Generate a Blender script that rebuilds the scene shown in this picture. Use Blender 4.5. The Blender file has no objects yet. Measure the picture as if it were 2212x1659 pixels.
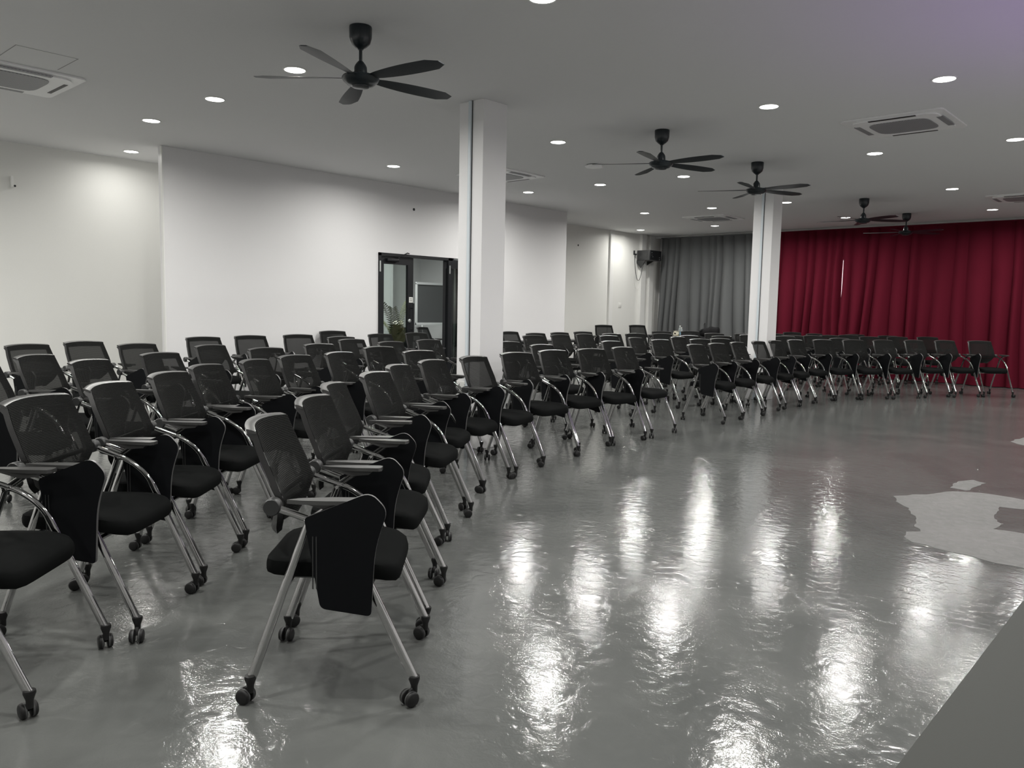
import bpy, bmesh, math, random
from mathutils import Vector, Matrix
random.seed(7)
PI = math.pi
sc = bpy.context.scene
COL = sc.collection
H = 3.312            # ceiling height
CAMH = 1.37
WX = -10.095         # face of the long partition wall
RX = -11.45          # recessed wall either side of it
YB = 18.35           # end wall behind the curtains

# ---------------------------------------------------------------- materials
MATS = {}
def mat(name, col=(.5, .5, .5), rough=.5, metal=0., spec=.5, emit=None, es=0., sheen=0.):
    m = bpy.data.materials.new(name); m.use_nodes = True
    b = m.node_tree.nodes['Principled BSDF']
    b.inputs['Base Color'].default_value = (*col, 1)
    b.inputs['Roughness'].default_value = rough
    b.inputs['Metallic'].default_value = metal
    b.inputs['Specular IOR Level'].default_value = spec
    if sheen: b.inputs['Sheen Weight'].default_value = sheen
    if emit:
        b.inputs['Emission Color'].default_value = (*emit, 1)
        b.inputs['Emission Strength'].default_value = es
    MATS[name] = m
    return m
def nodes(m): return m.node_tree.nodes, m.node_tree.links, m.node_tree.nodes['Principled BSDF']
def add_noise_bump(m, scale, dist, detail=3, strength=1.0, col_var=0.0, base=None, coord='Object'):
    N, L, b = nodes(m)
    tc = N.new('ShaderNodeTexCoord'); n = N.new('ShaderNodeTexNoise')
    n.inputs['Scale'].default_value = scale; n.inputs['Detail'].default_value = detail
    L.new(tc.outputs[coord], n.inputs['Vector'])
    bp = N.new('ShaderNodeBump'); bp.inputs['Distance'].default_value = dist; bp.inputs['Strength'].default_value = strength
    L.new(n.outputs['Fac'], bp.inputs['Height']); L.new(bp.outputs['Normal'], b.inputs['Normal'])
    if col_var:
        r = N.new('ShaderNodeMapRange'); r.inputs[3].default_value = 1 - col_var; r.inputs[4].default_value = 1 + col_var
        L.new(n.outputs['Fac'], r.inputs[0])
        mx = N.new('ShaderNodeVectorMath'); mx.operation = 'SCALE'; mx.inputs[0].default_value = base
        L.new(r.outputs[0], mx.inputs['Scale']); L.new(mx.outputs[0], b.inputs['Base Color'])

M_wall = mat('white wall paint', (.77, .765, .77), .55, spec=.3)
add_noise_bump(M_wall, 90, .0006, 2, .5, .015, (.77, .765, .77))
M_wall2 = mat('cream wall paint', (.79, .79, .76), .5, spec=.3)
add_noise_bump(M_wall2, 60, .0006, 2, .5, .015, (.79, .79, .76))
M_ceil = mat('white ceiling paint', (.77, .77, .77), .8, spec=.2)
add_noise_bump(M_ceil, 40, .0008, 2, .4, .012, (.77, .77, .77))
M_inner = mat('grey meeting room paint', (.5, .52, .51), .7, spec=.2)
M_trim = mat('white trim paint', (.82, .82, .80), .4)
M_pipe = mat('pale blue grey conduit', (.60, .66, .70), .35)
M_groove = mat('dark gap', (.05, .05, .05), .8)
M_chrome = mat('chrome', (.55, .55, .545), .07, 1.)
M_plastic = mat('black plastic', (.022, .023, .023), .42, spec=.5)
M_backframe = mat('black nylon backrest frame', (.018, .018, .018), .27, spec=.7)
add_noise_bump(M_backframe, 500, .0003, 1, .4)
M_rubber = mat('black caster rubber', (.010, .010, .010), .5, spec=.35)
M_castergrey = mat('grey caster tyre', (.05, .052, .052), .5)
M_fabric = mat('black seat fabric', (.0055, .006, .006), .95, spec=.05)
add_noise_bump(M_fabric, 500, .0003, 2, .4)
M_pad = mat('black armrest pad', (.045, .045, .044), .3, spec=.8)
M_rail = mat('dark grey moulded top rail', (.032, .032, .031), .32, spec=.8)
M_tab = mat('black tablet laminate', (.0045, .005, .006), .6, spec=.10)
M_tabedge = mat('grey tablet edge band', (.10, .10, .10), .35, spec=.6)
M_red = mat('dark red sticker', (.18, .008, .02), .4)
# woven backrest mesh : thin horizontal ribs with see-through slits
M_mesh = mat('black woven backrest mesh', (.013, .0135, .013), .75, spec=.06)
def build_mesh_mat():
    N, L, b = nodes(M_mesh)
    tc = N.new('ShaderNodeTexCoord')
    sx = N.new('ShaderNodeSeparateXYZ'); L.new(tc.outputs['Object'], sx.inputs[0])
    w = N.new('ShaderNodeMath'); w.operation = 'MULTIPLY'; w.inputs[1].default_value = 2 * PI / .0062
    L.new(sx.outputs['Z'], w.inputs[0])
    s = N.new('ShaderNodeMath'); s.operation = 'SINE'; L.new(w.outputs[0], s.inputs[0])
    r = N.new('ShaderNodeMapRange'); r.inputs[1].default_value = -.6; r.inputs[2].default_value = .9
    r.inputs[3].default_value = .97; r.inputs[4].default_value = .86
    L.new(s.outputs[0], r.inputs[0]); L.new(r.outputs[0], b.inputs['Alpha'])
    bp = N.new('ShaderNodeBump'); bp.inputs['Distance'].default_value = .0012; bp.inputs['Strength'].default_value = .7
    L.new(s.outputs[0], bp.inputs['Height']); L.new(bp.outputs['Normal'], b.inputs['Normal'])
build_mesh_mat()
M_fan = mat('dark navy black fan enamel', (.012, .017, .021), .28, spec=.5)
M_fanblade = mat('dark fan blade', (.014, .019, .023), .42, spec=.5)
M_acw = mat('off-white air conditioner plastic', (.9, .9, .9), .4)
M_acg = mat('grey air intake grille', (.22, .22, .23), .5)
def grille():
    N, L, b = nodes(M_acg)
    tc = N.new('ShaderNodeTexCoord'); ch = N.new('ShaderNodeTexChecker'); ch.inputs['Scale'].default_value = 70
    ch.inputs[1].default_value = (.33, .33, .34, 1); ch.inputs[2].default_value = (.19, .19, .20, 1)
    L.new(tc.outputs['Object'], ch.inputs['Vector']); L.new(ch.outputs['Color'], b.inputs['Base Color'])
grille()
M_slot = mat('black louver slot', (.012, .012, .012), .5)
M_lamp = mat('lit lamp lens', (1, 1, 1), .5, emit=(1., .985, .94), es=14.)
M_lamprim = mat('white lamp rim', (.8, .8, .78), .4)
M_black = mat('matt black metal', (.010, .011, .013), .45, spec=.35)
M_black2 = mat('dark grey steel cabinet', (.035, .036, .037), .4, spec=.5)
M_silver = mat('brushed aluminium', (.62, .65, .64), .35, .7)
M_board = mat('charcoal board surface', (.055, .06, .06), .45)
M_green = mat('palm leaf green', (.075, .085, .03), .5)
M_leafy = mat('dry palm leaf', (.16, .15, .07), .5)
M_pot = mat('black pot', (.012, .012, .012), .5)
M_white = mat('white plastic', (.75, .75, .72), .4)
M_cream = mat('cream paper', (.72, .68, .55), .9)
M_blue = mat('pale blue bottle label', (.25, .45, .62), .4)
M_bottle = mat('cloudy clear bottle plastic', (.55, .60, .60), .12, spec=.6)
_b = M_bottle.node_tree.nodes['Principled BSDF']; _b.inputs['Transmission Weight'].default_value = .55; _b.inputs['IOR'].default_value = 1.35
M_bag = mat('black bag fabric', (.012, .012, .013), .8, spec=.2)
M_tbl = mat('dark table top', (.020, .021, .022), .35, spec=.5)
M_desk = mat('dark grey table laminate', (.056, .058, .054), .6, spec=.15)
add_noise_bump(M_desk, 300, .0002, 2, .4)
M_glass = mat('clear glass', (.9, .95, .94), .02, spec=.5)
def glass():
    N, L, b = nodes(M_glass)
    t = N.new('ShaderNodeBsdfTransparent'); t.inputs[0].default_value = (.86, .90, .88, 1)
    g = N.new('ShaderNodeBsdfGlossy'); g.inputs['Roughness'].default_value = .02
    fr = N.new('ShaderNodeFresnel'); fr.inputs[0].default_value = 1.45
    mx = N.new('ShaderNodeMixShader')
    L.new(fr.outputs[0], mx.inputs[0]); L.new(t.outputs[0], mx.inputs[1]); L.new(g.outputs[0], mx.inputs[2])
    L.new(mx.outputs[0], N['Material Output'].inputs[0])
glass()
# curtains
def curtain_mat(name, col, var):
    m = mat(name, col, .95, spec=.08)
    N, L, b = nodes(m)
    tc = N.new('ShaderNodeTexCoord'); n = N.new('ShaderNodeTexNoise'); n.inputs['Scale'].default_value = 350
    L.new(tc.outputs['Object'], n.inputs['Vector'])
    bp = N.new('ShaderNodeBump'); bp.inputs['Distance'].default_value = .0008; L.new(n.outputs['Fac'], bp.inputs['Height']); L.new(bp.outputs['Normal'], b.inputs['Normal'])
    return m
M_redc = curtain_mat('crimson curtain cloth', (.098, .0075, .018), .1)
M_greyc = curtain_mat('charcoal curtain cloth', (.13, .134, .136), .1)
# floor : grey epoxy, trowelled
M_floor = mat('grey epoxy floor', (.22, .225, .22), .2, spec=.55)
M_patch = mat('bare dusty screed', (.34, .335, .325), .5, spec=.3)
def floor_mat(m, c0, c1, r0, r1, bumpy, coat=0.):
    N, L, b = nodes(m)
    tc = N.new('ShaderNodeTexCoord')
    n1 = N.new('ShaderNodeTexNoise'); n1.inputs['Scale'].default_value = .9; n1.inputs['Detail'].default_value = 5; n1.inputs['Roughness'].default_value = .6; n1.inputs['Distortion'].default_value = 1.2
    n2 = N.new('ShaderNodeTexNoise'); n2.inputs['Scale'].default_value = 16; n2.inputs['Detail'].default_value = 6; n2.inputs['Roughness'].default_value = .55; n2.inputs['Distortion'].default_value = .8
    n3 = N.new('ShaderNodeTexNoise'); n3.inputs['Scale'].default_value = 105; n3.inputs['Detail'].default_value = 3
    n4 = N.new('ShaderNodeTexVoronoi'); n4.inputs['Scale'].default_value = 3.2; n4.feature = 'DISTANCE_TO_EDGE'
    for n in (n1, n2, n3): L.new(tc.outputs['Object'], n.inputs['Vector'])
    dv = N.new('ShaderNodeVectorMath'); dv.operation = 'ADD'; L.new(tc.outputs['Object'], dv.inputs[0]); L.new(n2.outputs['Color'], dv.inputs[1]); L.new(dv.outputs[0], n4.inputs['Vector'])
    cr = N.new('ShaderNodeMix'); cr.data_type = 'RGBA'
    mr = N.new('ShaderNodeMapRange'); mr.inputs[1].default_value = .35; mr.inputs[2].default_value = .68
    L.new(n1.outputs['Fac'], mr.inputs[0]); L.new(mr.outputs[0], cr.inputs[0])
    cr.inputs[6].default_value = (*c0, 1); cr.inputs[7].default_value = (*c1, 1)
    L.new(cr.outputs[2], b.inputs['Base Color'])
    rr = N.new('ShaderNodeMapRange'); rr.inputs[1].default_value = .35; rr.inputs[2].default_value = .7; rr.inputs[3].default_value = r0; rr.inputs[4].default_value = r1
    L.new(n2.outputs['Fac'], rr.inputs[0]); L.new(rr.outputs[0], b.inputs['Roughness'])
    # bump mix
    a1 = N.new('ShaderNodeMath'); a1.operation = 'MULTIPLY'; a1.inputs[1].default_value = bumpy[0]; L.new(n2.outputs['Fac'], a1.inputs[0])
    # fine orange-peel only in patches
    pm = N.new('ShaderNodeMapRange'); pm.inputs[1].default_value = .42; pm.inputs[2].default_value = .62; pm.inputs[3].default_value = bumpy[1] * .35; pm.inputs[4].default_value = bumpy[1] * 1.4
    L.new(n1.outputs['Fac'], pm.inputs[0])
    a2 = N.new('ShaderNodeMath'); a2.operation = 'MULTIPLY'; L.new(n3.outputs['Fac'], a2.inputs[0]); L.new(pm.outputs[0], a2.inputs[1])
    s = N.new('ShaderNodeMath'); s.operation = 'ADD'; L.new(a1.outputs[0], s.inputs[0]); L.new(a2.outputs[0], s.inputs[1])
    ve = N.new('ShaderNodeMapRange'); ve.inputs[1].default_value = 0; ve.inputs[2].default_value = .06; ve.inputs[3].default_value = 0; ve.inputs[4].default_value = bumpy[2]
    L.new(n4.outputs[0], ve.inputs[0])
    s2 = N.new('ShaderNodeMath'); s2.operation = 'ADD'; L.new(s.outputs[0], s2.inputs[0]); L.new(ve.outputs[0], s2.inputs[1])
    bp = N.new('ShaderNodeBump'); bp.inputs['Distance'].default_value = 1.0; bp.inputs['Strength'].default_value = 1.0
    L.new(s2.outputs[0], bp.inputs['Height']); L.new(bp.outputs['Normal'], b.inputs['Normal'])
floor_mat(M_floor, (.094, .098, .095), (.130, .134, .129), .06, .12, (.0017, .00046, .0))
floor_mat(M_patch, (.105, .105, .102), (.135, .132, .129), .42, .55, (.003, .0008, .0))

# ---------------------------------------------------------------- mesh helpers
def new_obj(name, bm, m, parent=None, smooth=True, loc=None, rot=None):
    me = bpy.data.meshes.new(name)
    bmesh.ops.recalc_face_normals(bm, faces=bm.faces)
    bm.to_mesh(me); bm.free()
    for x in (m if isinstance(m, (list, tuple)) else [m]): me.materials.append(x)
    o = bpy.data.objects.new(name, me); COL.objects.link(o)
    if smooth:
        for p_ in me.polygons: p_.use_smooth = True
        try: me.set_sharp_from_angle(angle=math.radians(38))
        except Exception: pass
    if parent: o.parent = parent
    if loc: o.location = loc
    if rot: o.rotation_euler = rot
    return o
def tag(o, label, cat, group=None, kind=None):
    if label: o['label'] = label
    if cat: o['category'] = cat
    if group: o['group'] = group
    if kind: o['kind'] = kind
    return o
def thing(name, label, cat, loc=(0, 0, 0), rz=0, group=None):
    o = bpy.data.objects.new(name, None); COL.objects.link(o)
    o.empty_display_size = .1; o.location = loc; o.rotation_euler = (0, 0, rz)
    return tag(o, label, cat, group)
def struct(name, bm, m, parent=None, smooth=False, label=None):
    o = new_obj(name, bm, m, parent, smooth)
    if not parent: o['kind'] = 'structure'
    if label: o['label'] = label
    return o
def box(bm, x0, x1, y0, y1, z0, z1, bev=0., mi=0):
    r = bmesh.ops.create_cube(bm, size=1)
    vs = r['verts']
    for v in vs:
        v.co = Vector(((x0 + x1) / 2 + v.co.x * (x1 - x0), (y0 + y1) / 2 + v.co.y * (y1 - y0), (z0 + z1) / 2 + v.co.z * (z1 - z0)))
    fs = {f for v in vs for f in v.link_faces}
    for f in fs: f.material_index = mi
    if bev > 0:
        es = list({e for v in vs for e in v.link_edges})
        r2 = bmesh.ops.bevel(bm, geom=es, offset=bev, segments=2, profile=.5, affect='EDGES', clamp_overlap=True)
        for f in r2['faces']: f.material_index = mi
    return bm
def BX(*a, **k): return box(bmesh.new(), *a, **k)
def ring(bm, pts): return [bm.verts.new(p) for p in pts]
def skin(bm, rings, cap=True, closed=True, mi=0):
    fs = []
    n = len(rings[0])
    for a, b in zip(rings[:-1], rings[1:]):
        for i in range(n if closed else n - 1):
            j = (i + 1) % n
            fs.append(bm.faces.new((a[i], a[j], b[j], b[i])))
    if cap:
        fs.append(bm.faces.new(list(reversed(rings[0])))); fs.append(bm.faces.new(rings[-1]))
    for f in fs: f.material_index = mi
    return bm
def tube(bm, pts, ra, rb=None, n=10, side=Vector((0, 1, 0)), mi=0):
    """sweep an ellipse (ra across the path in-plane, rb along 'side')"""
    rb = rb or ra; pts = [Vector(p) for p in pts]; rings = []
    for i, p in enumerate(pts):
        t = (pts[min(i + 1, len(pts) - 1)] - pts[max(i - 1, 0)]).normalized()
        s = side - t * side.dot(t)
        if s.length < 1e-4: s = Vector((1, 0, 0)) - t * t.x
        s.normalize(); u = t.cross(s).normalized()
        a = ra[i] if isinstance(ra, (list, tuple)) else ra; b = rb[i] if isinstance(rb, (list, tuple)) else rb
        rings.append(ring(bm, [p + u * math.cos(2 * PI * k / n) * a + s * math.sin(2 * PI * k / n) * b for k in range(n)]))
    return skin(bm, rings, mi=mi)
def lathe(bm, prof, n=24, center=(0, 0, 0), axis='z', mi=0):
    c = Vector(center); rings = []
    for r, h in prof:
        r = max(r, 1e-4)
        if axis == 'z': rings.append(ring(bm, [c + Vector((r * math.cos(2 * PI * k / n), r * math.sin(2 * PI * k / n), h)) for k in range(n)]))
        elif axis == 'y': rings.append(ring(bm, [c + Vector((r * math.cos(2 * PI * k / n), h, r * math.sin(2 * PI * k / n))) for k in range(n)]))
        else: rings.append(ring(bm, [c + Vector((h, r * math.cos(2 * PI * k / n), r * math.sin(2 * PI * k / n))) for k in range(n)]))
    return skin(bm, rings, mi=mi)
def prism(bm, pts, d0, d1, plane='xz', mi_edge=0, mi=0):
    """extrude a closed 2D outline between d0 and d1 along the third axis"""
    def P(a, b, d): return (a, d, b) if plane == 'xz' else (a, b, d) if plane == 'xy' else (d, a, b)
    A = ring(bm, [P(a, b, d0) for a, b in pts]); B = ring(bm, [P(a, b, d1) for a, b in pts]); n = len(pts)
    f1 = bm.faces.new(A); f2 = bm.faces.new(list(reversed(B))); f1.material_index = f2.material_index = mi
    for i in range(n):
        f = bm.faces.new((A[i], B[i], B[(i + 1) % n], A[(i + 1) % n])); f.material_index = mi_edge
    return bm
def round_poly(pts, r, seg=5):
    out = []; n = len(pts)
    for i in range(n):
        p = Vector(pts[i]); a = Vector(pts[i - 1]); b = Vector(pts[(i + 1) % n])
        rr = r[i] if isinstance(r, (list, tuple)) else r
        if rr <= 0: out.append(tuple(p)); continue
        da = (a - p); db = (b - p)
        k = min(rr, da.length * .45, db.length * .45)
        s = p + da.normalized() * k; e = p + db.normalized() * k
        for j in range(seg + 1):
            t = j / seg; q = s * (1 - t) ** 2 + p * 2 * t * (1 - t) + e * t * t
            out.append((q.x, q.y))
    return out
def clone(root, loc=None, rz=None, label=None, group=None):
    r = root.copy(); COL.objects.link(r)
    if loc is not None: r.location = loc
    if rz is not None: r.rotation_euler = (0, 0, rz)
    if label: r['label'] = label
    if group: r['group'] = group
    for ch in list(root.children):
        c = ch.copy(); COL.objects.link(c); c.parent = r
        for g in list(ch.children):
            d = g.copy(); COL.objects.link(d); d.parent = c
    return r

# ---------------------------------------------------------------- the room shell
XR, Y0 = 3.2, -3.4
bm = BX(-14.6, XR + .3, Y0 - .3, YB + .3, -.2, 0); floor = struct('floor', bm, M_floor)
# unpainted patches in the floor coating
def patch(pts):
    bm = bmesh.new(); prs = []
    rnd = random.Random(3)
    n = len(pts)
    for i in range(n):
        a = Vector(pts[i]); b = Vector(pts[(i + 1) % n]); k = max(1, int((b - a).length / .05))
        for j in range(k):
            q = a.lerp(b, j / k); prs.append((q.x + rnd.uniform(-.012, .012), q.y + rnd.uniform(-.012, .012)))
    prism(bm, prs, .0002, .0014, 'xy')
    o = new_obj('bare_patch', bm, M_patch, floor, False); o['label'] = 'unpainted pale grey patch in the floor coating'
for pp in ([(-1.82, 6.352), (-1.757, 6.464), (-1.661, 6.618), (-1.551, 6.889), (-1.397, 6.985), (-1.225, 6.99), (-1.08, 6.979), (-0.3, 6.95), (0.6, 7.2), (0.7, 6.4), (-0.5, 6.3), (-1.019, 6.615), (-1.153, 6.569), (-1.143, 6.39), (-1.129, 6.215), (-1.057, 6.027), (-1.05, 5.847), (-0.895, 5.881), (0.4, 5.9), (0.5, 5.0), (-0.3, 4.85), (-0.756, 5.053), (-0.879, 5.023), (-1.013, 5.068), (-1.157, 5.081), (-1.348, 5.136), (-1.426, 5.21), (-1.44, 5.358), (-1.375, 5.425), (-1.444, 5.524), (-1.491, 5.756), (-1.556, 5.88), (-1.634, 6.04), (-1.748, 6.176)],
 [(-1.588, 7.015), (-1.621, 7.344), (-1.535, 7.503), (-1.432, 7.433), (-1.455, 7.256), (-1.469, 7.001)],
 [(-1.743, 10.187), (-1.733, 10.434), (-1.701, 10.668), (-1.2, 10.4), (-1.3, 9.9), (-1.589, 10.003), (-1.645, 10.027)]): patch(pp)
bm = BX(-11.9, XR + .3, Y0 - .3, YB + .3, H, H + .2)
ceiling = struct('ceiling', bm, M_ceil)
bm = bmesh.new()
for a in ((-7.56, -7.09, 2.055, 2.061), (-7.56, -7.09, 2.499, 2.505), (-7.096, -7.09, 2.055, 2.505)):
    box(bm, a[0], a[1], a[2], a[3], H - .0015, H + .001)
new_obj('access_panel_seam', bm, mat('ceiling seam', (.30, .30, .30), .8), ceiling, False)
struct('wall_left', BX(RX - .2, RX, Y0, 5.30, 0, H), M_wall2)
struct('wall_far_left', BX(RX - .2, RX, 12.65, YB, 0, H), M_wall2)
# protruding partition with the door opening (y 7.90 .. 10.25, z 0 .. 2.2)
DY0, DY1, DZ = 7.90, 10.30, 2.21
bm = bmesh.new(); T = .12
box(bm, WX - T, WX, 4.51, DY0, 0, H); box(bm, WX - T, WX, DY1, 12.65, 0, H); box(bm, WX - T, WX, DY0, DY1, DZ, H)
box(bm, RX, WX - T, 5.25, 5.33, 0, H); box(bm, RX - .2, WX - T, 12.53, 12.65, 0, H)
part = struct('wall_partition', bm, M_wall)
struct('trim_1', BX(WX - .045, WX + .006, 4.498, 4.512, 0, H), M_trim)
struct('wall_end', BX(RX - .2, XR + .2, YB, YB + .2, 0, H), M_wall)
struct('wall_right', BX(XR, XR + .2, Y0, YB, 0, H), M_wall)
struct('wall_back', BX(RX - .2, XR + .2, Y0 - .2, Y0, 0, H), M_wall)
# meeting room behind the partition
bm = bmesh.new(); box(bm, -14.5, -14.3, 5.4, 12.53, 0, H); box(bm, -14.3, -13.6, 5.45, 11.05, 0, H); box(bm, -14.5, WX - T, 5.335, 5.45, 0, H)
box(bm, -14.5, RX - .2, 12.4, 12.53, 0, H)
struct('wall_meeting_room', bm, M_inner)
struct('ceiling_meeting_room', BX(-14.5, -11.9, 5.0, 12.65, H, H + .2), M_ceil)
# vertical casings in the far recess
for i, (ya, yb, d) in enumerate(((16.02, 16.17, .05), (17.34, 17.56, .09), (17.80, 17.98, .05))):
    bm = bmesh.new(); box(bm, RX, RX + d, ya, yb, 0, H, .004)
    struct('trim_%d' % (i + 2), bm, M_trim)
struct('trim_5', BX(RX, XR, 18.11, 18.22, H - .05, H, .004), M_trim, label='white curtain track along the ceiling')
# columns
def column(x, y, socket):
    w = .322
    o = bpy.data.objects.new('trim_column', None); COL.objects.link(o); o.location = (x, y, 0); o['kind'] = 'structure'
    bm = bmesh.new(); box(bm, -w, 0, 0, w, 0, H, .004); new_obj('shaft', bm, M_wall, o, False)
    bm = bmesh.new(); box(bm, -w * .57, -w * .57 + .036, -.022, 0, 0, H, .004); new_obj('conduit', bm, M_pipe, o, False)['label'] = 'pale blue-grey cable conduit'
    bm = bmesh.new(); box(bm, -w * .57 + .036, -w * .57 + .043, -.006, 0, 0, H); new_obj('conduit_gap', bm, M_groove, o, False)
    return o
c1 = column(-5.331, 5.398, True); c1.name = 'trim_6'
c2 = column(-5.413, 11.876, False); c2.name = 'trim_7'

# ---------------------------------------------------------------- door set in the partition
door = bpy.data.objects.new('door_1', None); COL.objects.link(door); door.location = (WX, DY0, 0); door['kind'] = 'structure'
door['label'] = 'black framed glass double door set in the white partition'
def L_(y): return y - DY0
bm = bmesh.new()                       # outer frame
box(bm, -T, .02, 0, .05, 0, DZ); box(bm, -T, .02, 0, L_(9.50), DZ - .045, DZ)
box(bm, -T, .02, L_(9.40), L_(9.53), 0, DZ)
box(bm, -T, .02, L_(9.53), L_(DY1), DZ - .15, DZ - .03); box(bm, -T, .02, L_(DY1) - .09, L_(DY1), 0, DZ - .03)
box(bm, -T, .01, L_(9.53), L_(DY1), 0, .46)
new_obj('door_frame', bm, M_black, door, False)
leaf = new_obj('door_leaf', (lambda b: (box(b, -.07, -.02, .055, .13, 0, DZ - .05), box(b, -.07, -.02, .63, .745, 0, DZ - .05), box(b, -.07, -.02, .13, .63, DZ - .17, DZ - .05), box(b, -.07, -.02, .13, .63, 0, .25), b)[-1])(bmesh.new()), M_black, door, False)
new_obj('glass_pane', BX(-.048, -.042, .13, .63, .25, DZ - .17), M_glass, leaf, False)
bm = bmesh.new(); tube(bm, [(-.02, .70, .98), (.045, .70, .98)], .009); tube(bm, [(-.02, .70, 1.34), (.045, .70, 1.34)], .009); tube(bm, [(.045, .70, .90), (.045, .70, 1.42)], .013, side=Vector((0, 1, 0)))
new_obj('door_handle', bm, M_black, leaf)
bm = lathe(bmesh.new(), [(.0, -.02), (.028, -.02), (.028, .0), (.02, .004), (0, .004)], 20, (0, .66, 1.13), 'x'); new_obj('lock_cylinder', bm, M_silver, leaf)
bm = bmesh.new(); box(bm, -.02, -.016, .655, .735, 1.43, 1.52); o = new_obj('door_sign', bm, M_white, leaf, False); o['label'] = 'small white square sign'
bm = bmesh.new(); box(bm, -.016, -.0155, .672, .70, 1.485, 1.495); box(bm, -.016, -.0155, .705, .718, 1.485, 1.495); box(bm, -.016, -.0155, .672, .69, 1.455, 1.465); box(bm, -.016, -.0155, .695, .718, 1.455, 1.465)
new_obj('sign_marks', bm, M_black, leaf, False)
bm = bmesh.new(); box(bm, -.02, .04, .16, .40, DZ - .13, DZ - .085, .006); tube(bm, [(.03, .38, DZ - .07), (.06, .55, DZ + .02), (.02, .62, DZ + .015)], .009, side=Vector((0, 0, 1)))
new_obj('door_closer', bm, M_black, leaf)
bm = bmesh.new(); box(bm, .02, .027, .012, .035, DZ - .30, DZ - .13); new_obj('hinge', bm, M_silver, door, False)
bm = bmesh.new(); box(bm, .02, .027, L_(9.42), L_(9.44), DZ - .27, DZ - .13); new_obj('hinge', bm, M_silver, door, False)
# second leaf, swung open into the meeting room
leaf2 = new_obj('door_leaf', (lambda b: (box(b, -.05, 0, -.005, .04, 0, 2.14), box(b, -.745, -.65, -.005, .04, 0, 2.14), box(b, -.65, -.05, -.005, .04, 2.03, 2.14), box(b, -.65, -.05, -.005, .04, 0, .2), b)[-1])(bmesh.new()), M_black, door, False, loc=(-.10, L_(9.38), 0), rot=(0, 0, math.radians(-131)))
new_obj('glass_pane', BX(-.65, -.05, .015, .021, .2, 2.03), M_glass, leaf2, False)
new_obj('side_glass', BX(-.06, -.054, L_(9.53), L_(DY1) - .09, .46, DZ - .15), M_glass, door, False)

# ---------------------------------------------------------------- wall fittings
def on_left(name, label, cat, x, y, z, bmf, m, group=None):
    o = thing(name, label, cat, (x, y, z), 0, group); new_obj(name + '_body', bmf, m, o); return o
tag(new_obj('light_switch', BX(0, .012, -.06, .06, -.06, .06, .004), M_white, loc=(RX, 16.55, 1.50)), 'white light switch plate on the far recessed wall', 'switch')
for (x, y, z, par) in ((WX, 8.63, 2.95, part), (RX, 14.79, 2.86, bpy.data.objects['wall_far_left'])):
    bm = lathe(bmesh.new(), [(0, 0), (.022, 0), (.022, .004), (.012, .007), (0, .007)], 14, axis='x'); new_obj('cable_hole', bm, M_black, par, loc=(x, y, z))
o = thing('wall_hook', 'small white bracket with a black screw on the left recessed wall', 'bracket', (RX, 3.21, 2.80))
bm = bmesh.new(); box(bm, 0, .05, -.012, .012, -.05, .09, .003); box(bm, .03, .10, -.010, .010, -.055, -.035, .003); new_obj('bracket_arm', bm, M_trim, o)
bm = lathe(bmesh.new(), [(0, 0), (.014, 0), (.012, .006), (0, .006)], 12, (.10, .012, -.035), 'x'); new_obj('screw', bm, M_black, o)
# twin socket on the near column
o = thing('wall_socket', 'white twin power socket low on the near column', 'socket', (-5.56, 5.398, .60))
new_obj('plate', BX(-.075, .075, -.012, 0, -.045, .045, .004), M_white, o)
bm = bmesh.new()
for cx in (-.037, .037):
    for dx, dz, w, h in ((-.014, -.012, .007, .014), (.014, -.012, .007, .014), (0, .014, .007, .016)): box(bm, cx + dx - w / 2, cx + dx + w / 2, -.0125, -.011, dz - h / 2, dz + h / 2)
new_obj('pin_holes', bm, M_groove, o, False)

# wall-mounted equipment cabinet with bracket and cable
o = thing('equipment_cabinet', 'black steel equipment cabinet bracketed high on the wall left of the grey curtain', 'cabinet', (RX, 17.22, 2.65))
bm = bmesh.new(); box(bm, .02, .40, 0, .55, 0, .25, .008); new_obj('cabinet_body', bm, M_black2, o)
bm = bmesh.new(); box(bm, .10, .33, -.006, 0, .04, .21, .003); box(bm, .15, .28, -.009, -.005, .08, .086); new_obj('side_panel', bm, M_black2, o)
bm = bmesh.new(); box(bm, .40, .412, .02, .53, .015, .235, .003); new_obj('front_panel', bm, M_black, o)
for (yy, zz, s) in ((.07, .18, .02), (.08, .12, .014), (.12, .08, .02), (.43, .07, .025), (.43, .02, .025)):
    new_obj('indicator', BX(.412, .416, yy, yy + s, zz, zz + s * .7), M_silver, o, False)
for yy in (.02, .50):
    new_obj('bracket', prism(bmesh.new(), [(.0, .0), (.26 if yy < .1 else .2, .0), (.13 if yy < .1 else .0, -.20 if yy < .1 else -.1), (.0, -.06)], yy, yy + .015, 'xz'), M_black2, o, False)

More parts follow.
